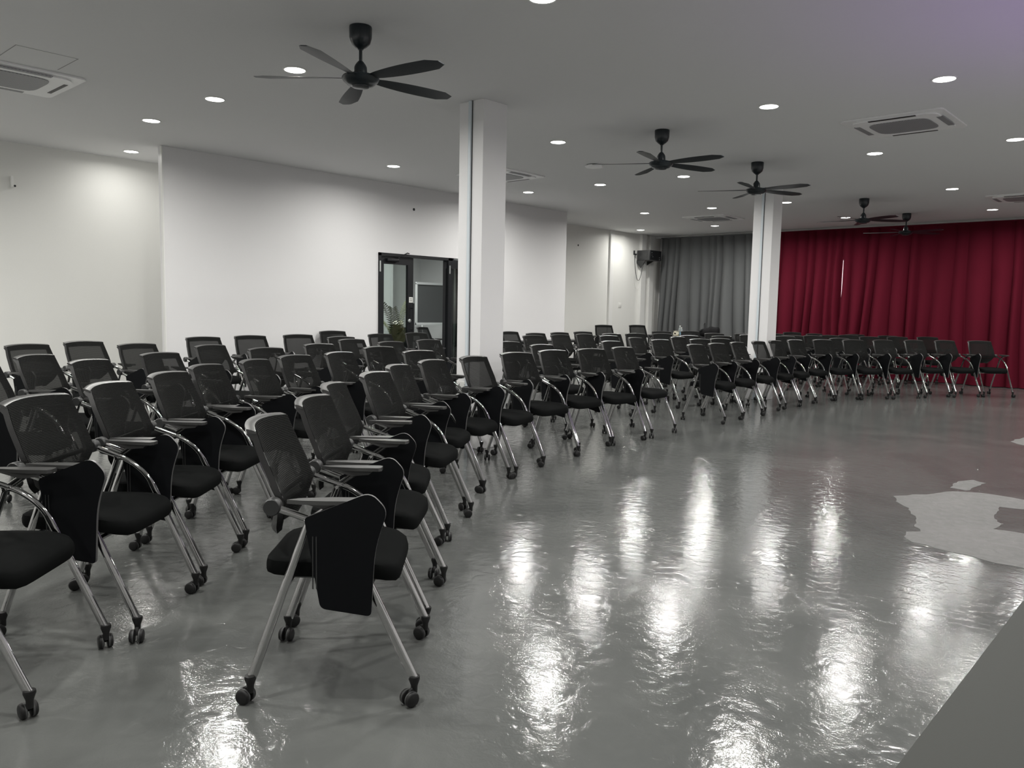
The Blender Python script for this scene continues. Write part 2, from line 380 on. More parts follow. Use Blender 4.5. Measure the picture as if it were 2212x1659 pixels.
def wire(name, pts, rad, m, label, cat, group=None):
    q = [Vector(p) for p in pts]; out = []
    for i in range(len(q) - 1):
        p0, p1, p2, p3 = q[max(i - 1, 0)], q[i], q[i + 1], q[min(i + 2, len(q) - 1)]
        for k in range(5):
            t = k / 5; out.append(.5 * ((2 * p1) + (p2 - p0) * t + (2 * p0 - 5 * p1 + 4 * p2 - p3) * t * t + (3 * p1 - p0 - 3 * p2 + p3) * t ** 3))
    out.append(q[-1])
    return tag(new_obj(name, tube(bmesh.new(), out, rad, n=6, side=Vector((1, 0, 0))), m), label, cat, group)
wire('cable', [(RX + .02, 17.12, 2.80), (RX + .015, 17.14, 2.60), (RX + .02, 17.18, 2.40), (RX + .03, 17.22, 2.22), (RX + .04, 17.28, 2.14), (RX + .07, 17.33, 2.22), (RX + .12, 17.33, 2.45), (RX + .2, 17.33, 2.66)], .006, M_black2, 'thin dark cable looping below the wall cabinet', 'cable')
wire('cable', [(RX + .012, 17.10, 2.80), (RX + .012, 17.10, 2.50), (RX + .012, 17.13, 2.20), (RX + .015, 17.19, 1.98), (RX + .02, 17.27, 1.93), (RX + .05, 17.33, 2.02), (RX + .09, 17.34, 2.4)], .004, M_trim, 'thin pale cable hanging lowest beside the wall cabinet', 'cable')
o = thing('wall_camera', 'tiny black camera bracket on the wall left of the equipment cabinet', 'camera', (RX, 17.10, 2.82))
bm = bmesh.new(); box(bm, 0, .03, -.014, .014, -.04, .07, .003); new_obj('mount', bm, M_black, o)
bm = lathe(bmesh.new(), [(0, 0), (.02, .005), (.026, .04), (.018, .055), (0, .056)], 14, (.03, 0, -.03), 'x'); new_obj('lens_housing', bm, M_black, o)
o = thing('access_point', 'flat white octagonal wireless unit on the ceiling between downlights', 'ceiling unit', (-6.54, 8.75, H))
bm = lathe(bmesh.new(), [(0, -.002), (.10, -.002), (.10, -.010), (0, -.010)], 8); new_obj('mounting_plate', bm, M_black2, o, False)
bm = lathe(bmesh.new(), [(0, -.010), (.115, -.010), (.125, -.022), (.118, -.036), (0, -.042)], 8); new_obj('cover', bm, M_acw, o, False)

# ---------------------------------------------------------------- air conditioning cassettes
def cassette(x, y, label):
    t = thing('ceiling_cassette', label, 'air conditioner', (x, y, H), 0, 'ceiling air conditioning cassettes')
    s = .475
    bm = prism(bmesh.new(), round_poly([(-s, -s), (s, -s), (s, s), (-s, s)], .05), -.001, -.016, 'xy'); bmesh.ops.recalc_face_normals(bm, faces=bm.faces)
    prism(bm, round_poly([(-.40, -.40), (.40, -.40), (.40, .40), (-.40, .40)], .12), -.016, -.028, 'xy')
    new_obj('panel', bm, M_acw, t, False)
    g = []
    for k in range(48):
        a = 2 * PI * k / 48; c, s_ = math.cos(a), math.sin(a); r = .285 / (abs(c) ** 5 + abs(s_) ** 5) ** .2
        g.append((r * c, r * s_ * .92))
    new_obj('intake_grille', prism(bmesh.new(), g, -.027, -.034, 'xy'), M_acg, t, False)
    for k in range(4):
        c, s_ = math.cos(k * PI / 2), math.sin(k * PI / 2)
        bm = bmesh.new(); w = .018 if k % 2 else .03
        box(bm, .385 - w, .385 + w, -.22, .22, -.0305, -.024, .003)
        bmesh.ops.rotate(bm, verts=bm.verts, cent=(0, 0, 0), matrix=Matrix.Rotation(k * PI / 2, 3, 'Z'))
        l = new_obj('louver', bm, M_slot if k % 2 else M_acg, t, False)
    return t
cassette(-8.125, 2.295, 'square ceiling air conditioner cut by the left edge of the photo')
cassette(-2.645, 8.74, 'square ceiling air conditioner at upper right, between downlights')
cassette(-8.145, 8.62, 'square ceiling air conditioner half hidden behind the near column')
cassette(-8.145, 15.05, 'square ceiling air conditioner above the grey curtain, left of the far column')
cassette(-2.66, 15.1, 'square ceiling air conditioner above the red curtain at the right edge')

# ---------------------------------------------------------------- ceiling fans
def fan(x, y, phase, label):
    t = thing('ceiling_fan', label, 'ceiling fan', (x, y, H), 0, 'dark five-blade ceiling fans')
    new_obj('canopy', lathe(bmesh.new(), [(0, -.001), (.078, -.001), (.080, -.012), (.078, -.075), (.066, -.115), (.040, -.140), (.022, -.150), (.018, -.158), (0, -.158)], 28), M_fan, t)
    new_obj('downrod', lathe(bmesh.new(), [(.012, -.15), (.012, -.262)], 12), M_fan, t)
    hub = new_obj('motor_housing', lathe(bmesh.new(), [(0, -.235), (.018, -.235), (.036, -.258), (.044, -.275), (.048, -.318), (.085, -.330), (.125, -.340), (.132, -.352), (.122, -.372), (.095, -.395), (.06, -.404), (0, -.406)], 32), M_fan, t)
    new_obj('hub_cap', lathe(bmesh.new(), [(0, -.400), (.062, -.400), (.060, -.412), (.03, -.417), (0, -.418)], 24), M_fan, hub)
    for k in range(5):
        bm = bmesh.new(); a = math.radians(phase + 72 * k); rings = []
        for i in range(9):
            q = i / 8; r = .10 + .64 * q
            w = .030 + .046 * math.sin(min(q * 1.35, 1) * PI / 2) ** .8
            if q > .86: w *= 1 - ((q - .86) / .14) ** 2 * .55
            tw = -math.radians(15 - 8 * q); off = .018 * q
            zc = -.352 - .004 * q
            pts = []
            for (u, th) in ((-w, 0), (-w * .5, .004), (w * .5, .004), (w, 0), (w * .5, -.002), (-w * .5, -.002)):
                yy = off + u; pts.append((r, yy * math.cos(tw), zc + yy * math.sin(tw) + th))
            rings.append(ring(bm, pts))
        skin(bm, rings)
        bmesh.ops.rotate(bm, verts=bm.verts, cent=(0, 0, 0), matrix=Matrix.Rotation(a, 3, 'Z'))
        new_obj('blade', bm, M_fanblade, t)
    return t
fan(-4.69, 3.51, 6, 'dark ceiling fan nearest the camera, upper left of the near column')
fan(-4.73, 7.53, -3, 'dark ceiling fan right of the near column, largest of the right-hand fans')
fan(-4.74, 9.86, -8, 'dark ceiling fan in front of the top of the far column')
fan(-4.76, 13.92, -30, 'dark ceiling fan right of the far column, beside a downlight')
fan(-4.79, 16.35, -20, 'farthest dark ceiling fan, in front of the red curtain top')

# ---------------------------------------------------------------- recessed downlights
VIS = [(-10.819, 4.426), (-8.812, 3.826), (-8.843, 7.183), (-8.921, 10.125), (-8.877, 13.596), (-8.848, 16.425), (-7.394, 3.82), (-7.467, 10.16), (-7.407, 13.609), (-5.948, 3.78), (-6.004, 7.32), (-6.045, 10.241), (-5.985, 13.639), (-5.947, 16.39), (-3.41, 7.274), (-3.369, 10.118), (-3.352, 13.572), (-3.403, 16.548), (-1.922, 7.31), (-1.932, 10.213), (-10.774, 16.351), (-3.366, 3.916)]
LBL = ['round downlight over the left recess, lowest of the four at the left', 'round downlight just above the corner of the left recess', 'lone round downlight above the white partition, left of the near column', 'round downlight just right of the near column, above the partition', 'round downlight above the grey curtain side, left of the far cassette', 'round downlight just below the cassette by the far column', 'round downlight at upper left between the recess and the nearest fan', 'round downlight below the octagonal wireless unit', 'round downlight just above the cassette by the far column', 'round downlight beside the left blades of the nearest fan', 'round downlight right of the near column, left of the second fan', 'round downlight under the second fan', 'round downlight touching the right side of the far column', 'round downlight left of the small fan over the red curtain', 'round downlight at upper centre right, above the third fan', 'round downlight directly below the large cassette at right', 'round downlight right of the far fans, above the red curtain', 'round downlight at the far right just above the red curtain', 'round downlight above the large cassette at right, near the purple glow', 'round downlight cut by the right edge of the photo', 'farthest round downlight, over the equipment cabinet', 'large round downlight cut by the top edge of the photo']
OFF = [(-7.42, 7.26), (-7.42, 16.49), (-10.82, 0.9), (-8.89, 0.96), (-7.42, 0.96), (-5.98, 0.96), (-3.39, 0.96), (-1.9, 0.96), (-1.9, 3.83), (0.55, 0.96), (0.55, 3.83), (0.55, 7.26), (0.55, 10.13), (0.55, 13.64), (0.55, 16.49), (-1.9, 13.64), (-1.9, 16.49), (2.2, 5.5), (2.2, 11.9), (-9.5, -2), (-6.5, -2), (-3.4, -2), (-0.5, -2)]
OFFL = "round recessed downlight outside the photo"
lens_bm = lathe(bmesh.new(), [(0, -.001), (.084, -.001), (.084, -.006), (0, -.006)], 28)
rim_bm = bmesh.new(); lathe(rim_bm, [(.084, -.0005), (.098, -.0005), (.098, -.004), (.092, -.009), (.084, -.007), (.084, -.0005)], 28)
proto_l = thing('downlight', LBL[0], 'downlight', (VIS[0][0], VIS[0][1], H), 0, 'round recessed ceiling downlights')
new_obj('lens', lens_bm, M_lamp, proto_l); new_obj('rim', rim_bm, M_lamprim, proto_l)
for i in range(1, len(VIS)):
    clone(proto_l, (VIS[i][0], VIS[i][1], H), 0, LBL[i], 'round recessed ceiling downlights')
for i, (x, y) in enumerate(OFF):
    clone(proto_l, (x, y, H), 0, OFFL, 'downlights outside the photo')
def lamp(x, y, power, col=(1, .985, .94), spread=142):
    la = bpy.data.lights.new('downlight_glow', 'AREA'); la.shape = 'DISK'; la.size = .13; la.energy = power; la.color = col; la.spread = math.radians(spread)
    ob = bpy.data.objects.new('downlight_glow', la); COL.objects.link(ob); ob.location = (x, y, H - .011)
LP = 32.
for i, (x, y) in enumerate(VIS): lamp(x, y, LP * (.26 if i == 0 else .62 if i == 20 else .8 if i in (1, 2) else 1), spread=168)
for (x, y) in OFF: lamp(x, y, LP, spread=168)

# ---------------------------------------------------------------- curtains
def curtain(name, x0, x1, y, m, label, seed, period, gap=0, z1=H - .06):
    rnd = random.Random(seed)
    t = thing(name, label, 'curtain', ((x0 + x1) / 2, y, 0))
    xs = []; x = x0
    # irregular pleats
    knots = []
    while x < x1:
        p = period * rnd.uniform(.62, 1.5); knots.append((x, p, rnd.uniform(.6, 1.35))); x += p
    nz = 14
    def depth(x, q):
        for (kx, p, a) in reversed(knots):
            if x >= kx:
                f = (x - kx) / p
                d = abs(math.sin(PI * f)) ** .75 * a
                return d
        return 0
    bm = bmesh.new(); n = int((x1 - x0) / .018); rows = []
    ph = rnd.uniform(0, 6)
    for j in range(nz + 1):
        q = j / nz; z = z1 * (1 - q) + .012 * q
        row = []
        for i in range(n + 1):
            x = x0 + (x1 - x0) * i / n
            d = depth(x, q)
            amp = .055 + .11 * min(1, q * 1.6)
            wob = .03 * math.sin(x * 2.1 + q * 2.0 + ph) * q
            lean = -.10 * q * math.sin(x * 1.3 + ph) + .05 * math.sin(x * 5 + 3 * q) * q
            if gap:
                ed = (x1 - x) if gap > 0 else (x - x0)
                f = max(0, 1 - ed / .22); lean *= 1 - f
                lean += f * (-gap) * (-.006 if .20 < q < .36 else -.009 if .36 <= q < .5 else -.015 if .5 <= q < .60 else -.04)
            zz = z + (.012 * math.sin(x * 2 * PI / .22) * (1 - q) ** 6 if j == 0 else 0)
            row.append(bm.verts.new((x + lean - (x0 + x1) / 2, -.06 - d * amp + wob, zz)))
        rows.append(row)
    gaps = set()
    for j in range(nz):
        for i in range(n):
            bm.faces.new((rows[j][i], rows[j][i + 1], rows[j + 1][i + 1], rows[j + 1][i]))
    cloth = new_obj('cloth', bm, m, t)
    bm = bmesh.new(); box(bm, x0 - (x0 + x1) / 2, x1 - (x0 + x1) / 2, -.12, -.02, z1 - .012, z1 + .012); new_obj('heading_tape', bm, m, t, False)
    return t
curtain('grey_curtain', -11.22, -8.36, 18.13, M_greyc, 'charcoal grey floor-length curtain left of the far column', 4, .22)
curtain('red_curtain', -8.17, -6.545, 18.13, M_redc, 'crimson curtain panel just right of the far column', 11, .23, gap=1)
curtain('red_curtain', -6.545, 1.6, 18.14, M_redc, 'wide crimson curtain filling the right side of the end wall', 21, .27, gap=-1)
# sliver of daylit window behind the meeting edges of the red curtains
win = struct('window_1', BX(-7.4, -5.8, YB - .012, YB - .002, 1.0, 2.75), mat('daylit window glass', (.9, .9, .9), .3, emit=(1., .80, .84), es=1.6))

# ---------------------------------------------------------------- tables and small things
def table(name, x0, x1, y0, y1, h, label, m=M_tbl, thick=.03, group=None):
    cx, cy = (x0 + x1) / 2, (y0 + y1) / 2; t = thing(name, label, 'table', (cx, cy, 0), 0, group)
    hx, hy = (x1 - x0) / 2, (y1 - y0) / 2
    new_obj('table_top', BX(-hx, hx, -hy, hy, h - thick, h, .004), m, t)
    for sx in (-1, 1):
        for sy in (-1, 1):
            new_obj('leg', tube(bmesh.new(), [(sx * (hx - .06), sy * (hy - .06), 0), (sx * (hx - .06), sy * (hy - .06), h - thick)], .018), M_black, t)
    bm = bmesh.new(); box(bm, -hx + .06, hx - .06, -hy + .055, -hy + .065, h - .11, h - thick); box(bm, -hx + .06, hx - .06, hy - .065, hy - .055, h - .11, h - thick); new_obj('apron', bm, M_black, t, False)
    return t
table('long_table', -10.06, -9.62, 10.95, 12.95, .765, 'long dark table standing against the white partition behind the back row', thick=.04)
table('long_table', -10.95, -8.35, 17.0, 17.6, .775, 'dark table in front of the grey curtain holding the bottles and bag', thick=.04)
TZ = .775
def on_ray(px_x, px_y, z): return None
o = thing('water_bottle', 'tall clear plastic bottle with white cap on the table by the grey curtain', 'bottle', (-10.06, 17.15, TZ))
new_obj('bottle_body', lathe(bmesh.new(), [(0, 0), (.034, 0), (.036, .02), (.034, .09), (.036, .15), (.026, .19), (.013, .215), (.013, .228)], 20), M_bottle, o)
new_obj('cap', lathe(bmesh.new(), [(0, .225), (.017, .225), (.017, .25), (0, .252)], 16), M_white, o)
o = thing('water_bottle', 'shorter plastic bottle with pale blue label beside the white-capped bottle', 'bottle', (-9.99, 17.10, TZ))
new_obj('bottle_body', lathe(bmesh.new(), [(0, 0), (.034, 0), (.036, .02), (.034, .12), (.028, .16), (.013, .18), (.013, .19)], 20), M_bottle, o)
new_obj('label_band', lathe(bmesh.new(), [(.0365, .03), (.0372, .03), (.0366, .11), (.036, .11)], 20), M_blue, o)
new_obj('cap', lathe(bmesh.new(), [(0, .188), (.016, .188), (.016, .207), (0, .209)], 16), M_white, o)
o = thing('paper_roll', 'cream roll of tissue lying on the table beside the bottles', 'tissue roll', (-10.11, 17.06, TZ))
bm = bmesh.new(); lathe(bm, [(.021, -.05), (.056, -.05), (.056, .05), (.021, .05), (.021, -.05)], 24, (0, 0, .056), 'y'); new_obj('roll', bm, M_cream, o)
new_obj('loose_sheet', BX(-.10, .09, -.05, .05, .0005, .004), M_cream, o, False)
new_obj('flat_top_sheet', BX(-.055, .055, -.05, .05, .113, .118), M_cream, o, False)
bm = bmesh.new(); bmesh.ops.create_icosphere(bm, subdivisions=3, radius=1)
rn = random.Random(5)
for v in bm.verts: v.co = Vector((v.co.x * .07, v.co.y * .05, max(0, v.co.z * .035 + .02))) * (1 + rn.uniform(-.12, .12))
tag(new_obj('crumpled_tissue', bm, M_white, loc=(-10.57, 17.2, TZ)), 'white crumpled tissue at the left end of the curtain-side table', 'tissue')
# slumped backpack
o = thing('backpack', 'slumped black backpack on the table in front of the grey curtain', 'bag', (-9.35, 17.28, TZ))
bm = bmesh.new(); bmesh.ops.create_icosphere(bm, subdivisions=4, radius=1)
for v in bm.verts:
    c = v.co.copy(); sgn = lambda t: (1 if t > 0 else -1)
    x = sgn(c.x) * abs(c.x) ** .7 * .27; y = sgn(c.y) * abs(c.y) ** .8 * .15; z = sgn(c.z) * abs(c.z) ** .7 * .12
    z = (z + .12) * (1 + .28 * (x / .27)) * (.92 + .08 * math.sin(x * 30) * math.cos(y * 22)); v.co = Vector((x, y, max(.001, z)))
new_obj('bag_body', bm, M_bag, o)
new_obj('strap', tube(bmesh.new(), [(-.25, -.05, .02), (-.33, -.08, .10), (-.38, -.06, .07), (-.42, -.05, .01)], .012, .02), M_bag, o)
new_obj('strap', tube(bmesh.new(), [(-.10, -.13, .16), (-.18, -.20, .10), (-.22, -.2, .02)], .01, .02), M_bag, o)
new_obj('carry_loop', tube(bmesh.new(), [(-.12, 0, .17), (-.13, 0, .30), (-.11, 0, .33), (-.09, 0, .19)], .006), M_bag, o)
# near table at the lower right corner
table('near_table', -.30, .62, .62, 3.1, .75, 'dark grey table whose edge cuts across the lower right corner', M_desk, .03)

# meeting room contents, seen through the door
o = thing('mobile_board', 'charcoal mobile board with aluminium frame seen through the open door', 'board', (-12.75, 11.43, 0), 0)
new_obj('board_panel', BX(-.01, .01, -.40, .42, 1.03, 1.83), M_board, o, False)
for z0, z1 in ((.97, 1.03), (1.83, 1.88)): new_obj('frame_rail', BX(-.02, .025, -.46, .46, z0, z1, .004), M_silver, o)
for y0 in (-.46, .42): new_obj('frame_upright', BX(-.015, .02, y0, y0 + .04, .95, 1.86, .003), M_silver, o)
new_obj('stand_leg', tube(bmesh.new(), [(.02, -.3, .97), (.3, -.38, .02)], .016), M_silver, o); new_obj('stand_leg', tube(bmesh.new(), [(.02, .3, .97), (.3, .38, .02)], .016), M_silver, o)
o = thing('potted_palm', 'potted palm with feathery fronds behind the closed door glass', 'plant', (-11.3, 9.28, 0))
new_obj('pot', lathe(bmesh.new(), [(0, 0), (.13, 0), (.17, .55), (.15, .56), (.14, .5), (0, .5)], 24), M_pot, o)
def frond(az, lean, ln, m):
    bm = bmesh.new(); d = Vector((math.cos(az), math.sin(az), 0)); pts = []
    for i in range(11):
        t = i / 10; pts.append(Vector((0, 0, .5)) + d * (lean * t ** 1.7 * ln) + Vector((0, 0, ln * (t - .18 * t ** 3))))
    tube(bm, pts, [.006 * (1 - .7 * i / 10) for i in range(11)], n=6)
    side = d.cross(Vector((0, 0, 1)))
    for i in range(3, 11):
        for f in (0, .5):
            if i == 10 and f: continue
            p = pts[i].lerp(pts[min(i + 1, 10)], f); tg = (pts[min(i + 1, 10)] - pts[i - 1]).normalized()
            for s in (-1, 1):
                L0 = .17 * (1 - .045 * (i - 3)); e = p + (side * s * .8 + tg * .55 + Vector((0, 0, -.18))).normalized() * L0
                w = tg * .016; mid = p.lerp(e, .5) + Vector((0, 0, .012))
                a = [bm.verts.new(q) for q in (p - w * .4, mid - w, e, mid + w, p + w * .4)]; bm.faces.new(a)
    return new_obj('frond', bm, m, o)
for az, ln_, L0, m in ((-1.5, .30, 1.10, M_green), (1.4, .16, 1.12, M_green), (.9, .22, 1.12, M_green), (-1.2, .15, 1.0, M_green), (-.6, .3, .62, M_leafy), (.1, .5, .58, M_leafy), (2.4, .4, .7, M_leafy), (-2.6, .4, .75, M_green)): frond(az, ln_, L0, m)
o = table('glass_table', -13.3, -12.4, 8.3, 9.3, .70, 'low glass-topped table in the meeting room behind the door', M_glass, .012)

# ---------------------------------------------------------------- tablet-arm chairs
def bezier_path(pts, seg=5, r=.06):
    out = []
    for i, p in enumerate(pts):
        p = Vector(p)
        if i in (0, len(pts) - 1): out.append(p); continue
        a = Vector(pts[i - 1]); b = Vector(pts[i + 1]); k = min(r, (a - p).length * .45, (b - p).length * .45)
        s = p + (a - p).normalized() * k; e = p + (b - p).normalized() * k
        for j in range(seg + 1):
            t = j / seg; out.append(s * (1 - t) ** 2 + p * 2 * t * (1 - t) + e * t * t)
    return out
def grid_solid(bm, P, Nn, cells, th, tv):
    """thicken a set of grid cells; P, Nn : dict (i,j)->Vector"""
    top, bot = {}, {}
    BS = -1 if next(iter(Nn.values())).x > 0 else 1     # extra thickness grows towards the rear
    for (i, j) in cells:
        for k in ((i, j), (i + 1, j), (i + 1, j + 1), (i, j + 1)):
            if k not in top:
                e = (tv[k] - th) * BS; top[k] = bm.verts.new(P[k] + Nn[k] * (th / 2 + (e if e > 0 else 0))); bot[k] = bm.verts.new(P[k] - Nn[k] * (th / 2 + (-e if e < 0 else 0)))
    cs = set(cells)
    for (i, j) in cells:
        a, b, c, d = (i, j), (i + 1, j), (i + 1, j + 1), (i, j + 1)
        bm.faces.new((top[a], top[b], top[c], top[d])); bm.faces.new((bot[d], bot[c], bot[b], bot[a]))
        for (u, v, nb) in ((a, b, (i, j - 1)), (b, c, (i + 1, j)), (c, d, (i, j + 1)), (d, a, (i - 1, j))):
            if nb not in cs: bm.faces.new((top[u], bot[u], bot[v], top[v]))
def make_chair():
    t = thing('tablet_chair', 'x', 'chair')
    # --- seat
    bm = bmesh.new(); rings = []
    def outline(s, z, drop):
        pts = []; n = 44
        for k in range(n):
            a = 2 * PI * k / n; c, q = math.cos(a), math.sin(a); e = 7
            r = 1 / (abs(c) ** e + abs(q) ** e) ** (1 / e)
            u, v = r * c, r * q
            x = -.036 + .238 * u * s; w = .232 - (.018 if u < 0 else 0) * abs(u)
            y = w * v * s
            zz = z - max(0, x - .06) ** 2 * 1.5
            zz += .006 * (abs(y) / .23) ** 2 * (1 if z > .47 else 0)
            pts.append((x, y, zz))
        return pts
    for s, z, d in ((.60, .428, 0), (.93, .429, .1), (.985, .435, .25), (1., .448, .6), (1., .468, .8), (.985, .479, 1), (.945, .486, 1), (.80, .4885, 1), (.36, .486, 1), (.10, .485, 1)):
        rings.append(ring(bm, outline(s, z, d)))
    skin(bm, rings); seat = new_obj('seat', bm, M_fabric, t)
    bm = bmesh.new(); rings = []
    for s, z in ((.50, .410), (.80, .414), (.90, .428), (.90, .432)): rings.append(ring(bm, outline(s, z, 0)))
    skin(bm, rings); new_obj('seat_pan', bm, M_plastic, seat)
    # --- backrest
    NI, NJ = 18, 18
    def hw(z):
        K = ((.562, .120), (.59, .165), (.62, .192), (.66, .218), (.70, .232), (.75, .236), (.85, .228), (.94, .214))
        for (a, b), (c, d) in zip(K[:-1], K[1:]):
            if z <= c: return b + (d - b) * max(0, (z - a)) / (c - a)
        return K[-1][1]
    def uz(z):
        K = ((.562, -.232), (.62, -.212), (.69, -.196), (.76, -.222), (.85, -.262), (.94, -.296))
        for (a, b), (c, d) in zip(K[:-1], K[1:]):
            if z <= c: return b + (d - b) * max(0, (z - a)) / (c - a)
        return K[-1][1]
    sj = [0, .045, .09, .15] + [.15 + .74 * k / 11 for k in range(1, 12)] + [.925, .96, 1.0]
    NJ = len(sj) - 1
    si = [-1, -.95, -.90, -.85] + [-.85 + 1.70 * k / 10 for k in range(1, 11)] + [.90, .95, 1.0]
    NI = len(si) - 1
    P = {}
    for j, s in enumerate(sj):
        z = .562 + .373 * s
        for i, v in enumerate(si):
            y = hw(z) * v
            cr = (1 - v * v)
            x = uz(z) - .045 * cr
            zz = z + .010 * cr * s
            P[(i, j)] = Vector((x, y, zz))
    Nn = {}
    for (i, j) in P:
        a = P[(min(i + 1, NI), j)] - P[(max(i - 1, 0), j)]; b = P[(i, min(j + 1, NJ))] - P[(i, max(j - 1, 0))]
        Nn[(i, j)] = a.cross(b).normalized()
    mesh_cells = [(i, j) for i in range(3, NI - 3) for j in range(4, NJ - 3)]
    FS = 1 if Nn[(5, 8)].x > 0 else -1
    cover = [(i, j) for i in range(NI) for j in range(NJ)]
    cs = set(mesh_cells)
    frame_cells = [(i, j) for i in range(NI) for j in range(NJ) if (i, j) not in cs]
    bm = bmesh.new(); grid_solid(bm, P, Nn, frame_cells, .021, {k: (.034 if k[1] == NJ else .028 if k[1] == NJ - 1 else .021) for k in P}); back = new_obj('backrest', bm, M_backframe, t)
    bm = bmesh.new(); vs = {}
    for (i, j) in cover:
        q = []
        for k in ((i, j), (i + 1, j), (i + 1, j + 1), (i, j + 1)):
            if k not in vs: vs[k] = bm.verts.new(P[k] + Nn[k] * .0125 * FS)
            q.append(vs[k])
        bm.faces.new(q)
    new_obj('mesh_panel', bm, M_mesh, back)
    bm = bmesh.new(); rings = []
    for k in range(17):
        v = -1.02 + 2.04 * k / 16; cr = max(0, 1 - v * v); w = .214
        px_ = uz(.935) - .045 * cr - .006; pz = .936 + .010 * cr ; f = .9 if abs(v) > .99 else 1
        n = 12; pts = []
        for q in range(n):
            a = 2 * PI * q / n; ex = .019 * f * (abs(math.cos(a)) ** .7) * (1 if math.cos(a) > 0 else -1); ez = .0068 * f * (abs(math.sin(a)) ** .7) * (1 if math.sin(a) > 0 else -1)
            pts.append((px_ + ex, w * v, pz + ez - ex * .30))
        rings.append(ring(bm, pts))
    skin(bm, rings); new_obj('top_rail', bm, M_rail, back)
    # --- side frames
    V = .268
    cast = None
    for s in (-1, 1):
        y = V * s
        path = bezier_path([(-.212, y, .690), (-.035, y, .628), (.045, y, .560), (.258, y, .092)], 6, .05)
        n = len(path)
        bm = tube(bmesh.new(), path, [.0125 if i < n - 3 else .0125 + .0045 * (i - n + 4) / 3 for i in range(n)], .0105, 14)
        fl = new_obj('leg', bm, M_chrome, t)
        if s < 0:
            pass
        bm = tube(bmesh.new(), [(-.098, y - s * .004, .640), (-.294, y - s * .004, .092)], [.0125, .0172], .0105, 14)
        rl = new_obj('leg', bm, M_chrome, t)
        bm = lathe(bmesh.new(), [(0, -.022), (.026, -.022), (.029, -.018), (.029, .018), (.026, .022), (0, .022)], 22, (-.216, y, .692), 'y')
        lathe(bm, [(.018, .022), (.020, .0235), (.022, .022)], 22, (-.216, y, .692), 'y')
        new_obj('pivot_cap', bm, M_plastic, t)
        bm = lathe(bmesh.new(), [(0, -.016), (.007, -.016), (.008, -.012), (.008, .012), (.007, .016), (0, .016)], 12, (-.098, y, .638), 'y'); new_obj('bolt', bm, M_chrome, rl)
        # casters (each a sub-part of its leg)
        for leg, u in ((fl, .262), (rl, -.298)):
            bm = bmesh.new()
            lathe(bm, [(0, .100), (.019, .100), (.020, .090), (.012, .066), (.011, .040), (0, .036)], 14)
            tube(bm, [(0, 0, .055), (-.012, 0, .050), (-.020, 0, .028)], .011, .008, 8)
            for q in (-1, 1):
                lathe(bm, [(0, .006 * q), (.020, .006 * q), (.0245, .008 * q), (.0265, .012 * q), (.0265, .020 * q), (.0240, .0245 * q), (.020, .0265 * q), (0, .0265 * q)], 22, (-.020, 0, .0268), 'y')
                lathe(bm, [(.0266, .009 * q), (.0269, .0095 * q), (.0269, .014 * q), (.0266, .0145 * q)], 22, (-.020, 0, .0268), 'y', mi=1)
            c = new_obj('caster', bm, [M_rubber, M_castergrey], leg); c.location = (u, y, 0); c.rotation_euler = (0, 0, random.uniform(-1, 1))
        # armrest with double support post
        arm = [(-.165, .018), (-.13, -.004), (-.02, -.022), (.070, -.024), (.082, -.010), (.082, .026), (.072, .034), (-.03, .036), (-.12, .030)]
        pts = [(a, y + (-s) * b * -1) for a, b in arm]
        bm = bmesh.new(); prism(bm, pts, .706, .720, 'xy')
        prism(bm, [(-.12, .708), (.05, .708), (.03, .690), (-.04, .684)], y - .012, y + .016, 'xz')
        a_ = new_obj('armrest', bm, M_pad, t)
        bm = bmesh.new()
        for d in (-.011, .011): tube(bm, [(-.092 + d, y, .645), (-.030 + d, y, .690)], .0065, n=8)
        box(bm, -.112, -.070, y - .010, y + .010, .632, .652, .003)
        new_obj('support_post', bm, M_chrome, a_)
    # --- cross rails under the seat and behind the pivots
    for (u, z) in ((.108, .414), (-.175, .414)):
        new_obj('cross_rail', tube(bmesh.new(), [(u, -.262, z), (u, .262, z)], .010, side=Vector((1, 0, 0))), M_chrome, t)
    new_obj('back_rail', tube(bmesh.new(), [(-.216, -.262, .692), (-.238, -.20, .680), (-.262, 0, .668), (-.238, .20, .680), (-.216, .262, .692)], .011, side=Vector((0, 0, 1))), M_plastic, t)
    # --- folded writing tablet on the right-hand side
    out = round_poly([(-.104, .662), (.115, .752), (.172, .690), (.130, .560), (.118, .325), (-.052, .352), (-.088, .560)], [.012, .035, .030, .10, .018, .020, .05], 5)
    bm = prism(bmesh.new(), out, -.292, -.305, 'xz', mi_edge=1)
    tb = new_obj('writing_tablet', bm, [M_tab, M_tabedge], t, True)
    bm = bmesh.new(); box(bm, -.078, -.074, -.3065, -.304, .42, .60); box(bm, -.066, -.062, -.3065, -.304, .42, .60); new_obj('hinge_slot', bm, M_plastic, tb, False)
    bm = tube(bmesh.new(), [(.03, -.268, .600), (.02, -.285, .640), (.01, -.291, .660)], .009, n=8); new_obj('hinge_arm', bm, M_chrome, tb)
    return t
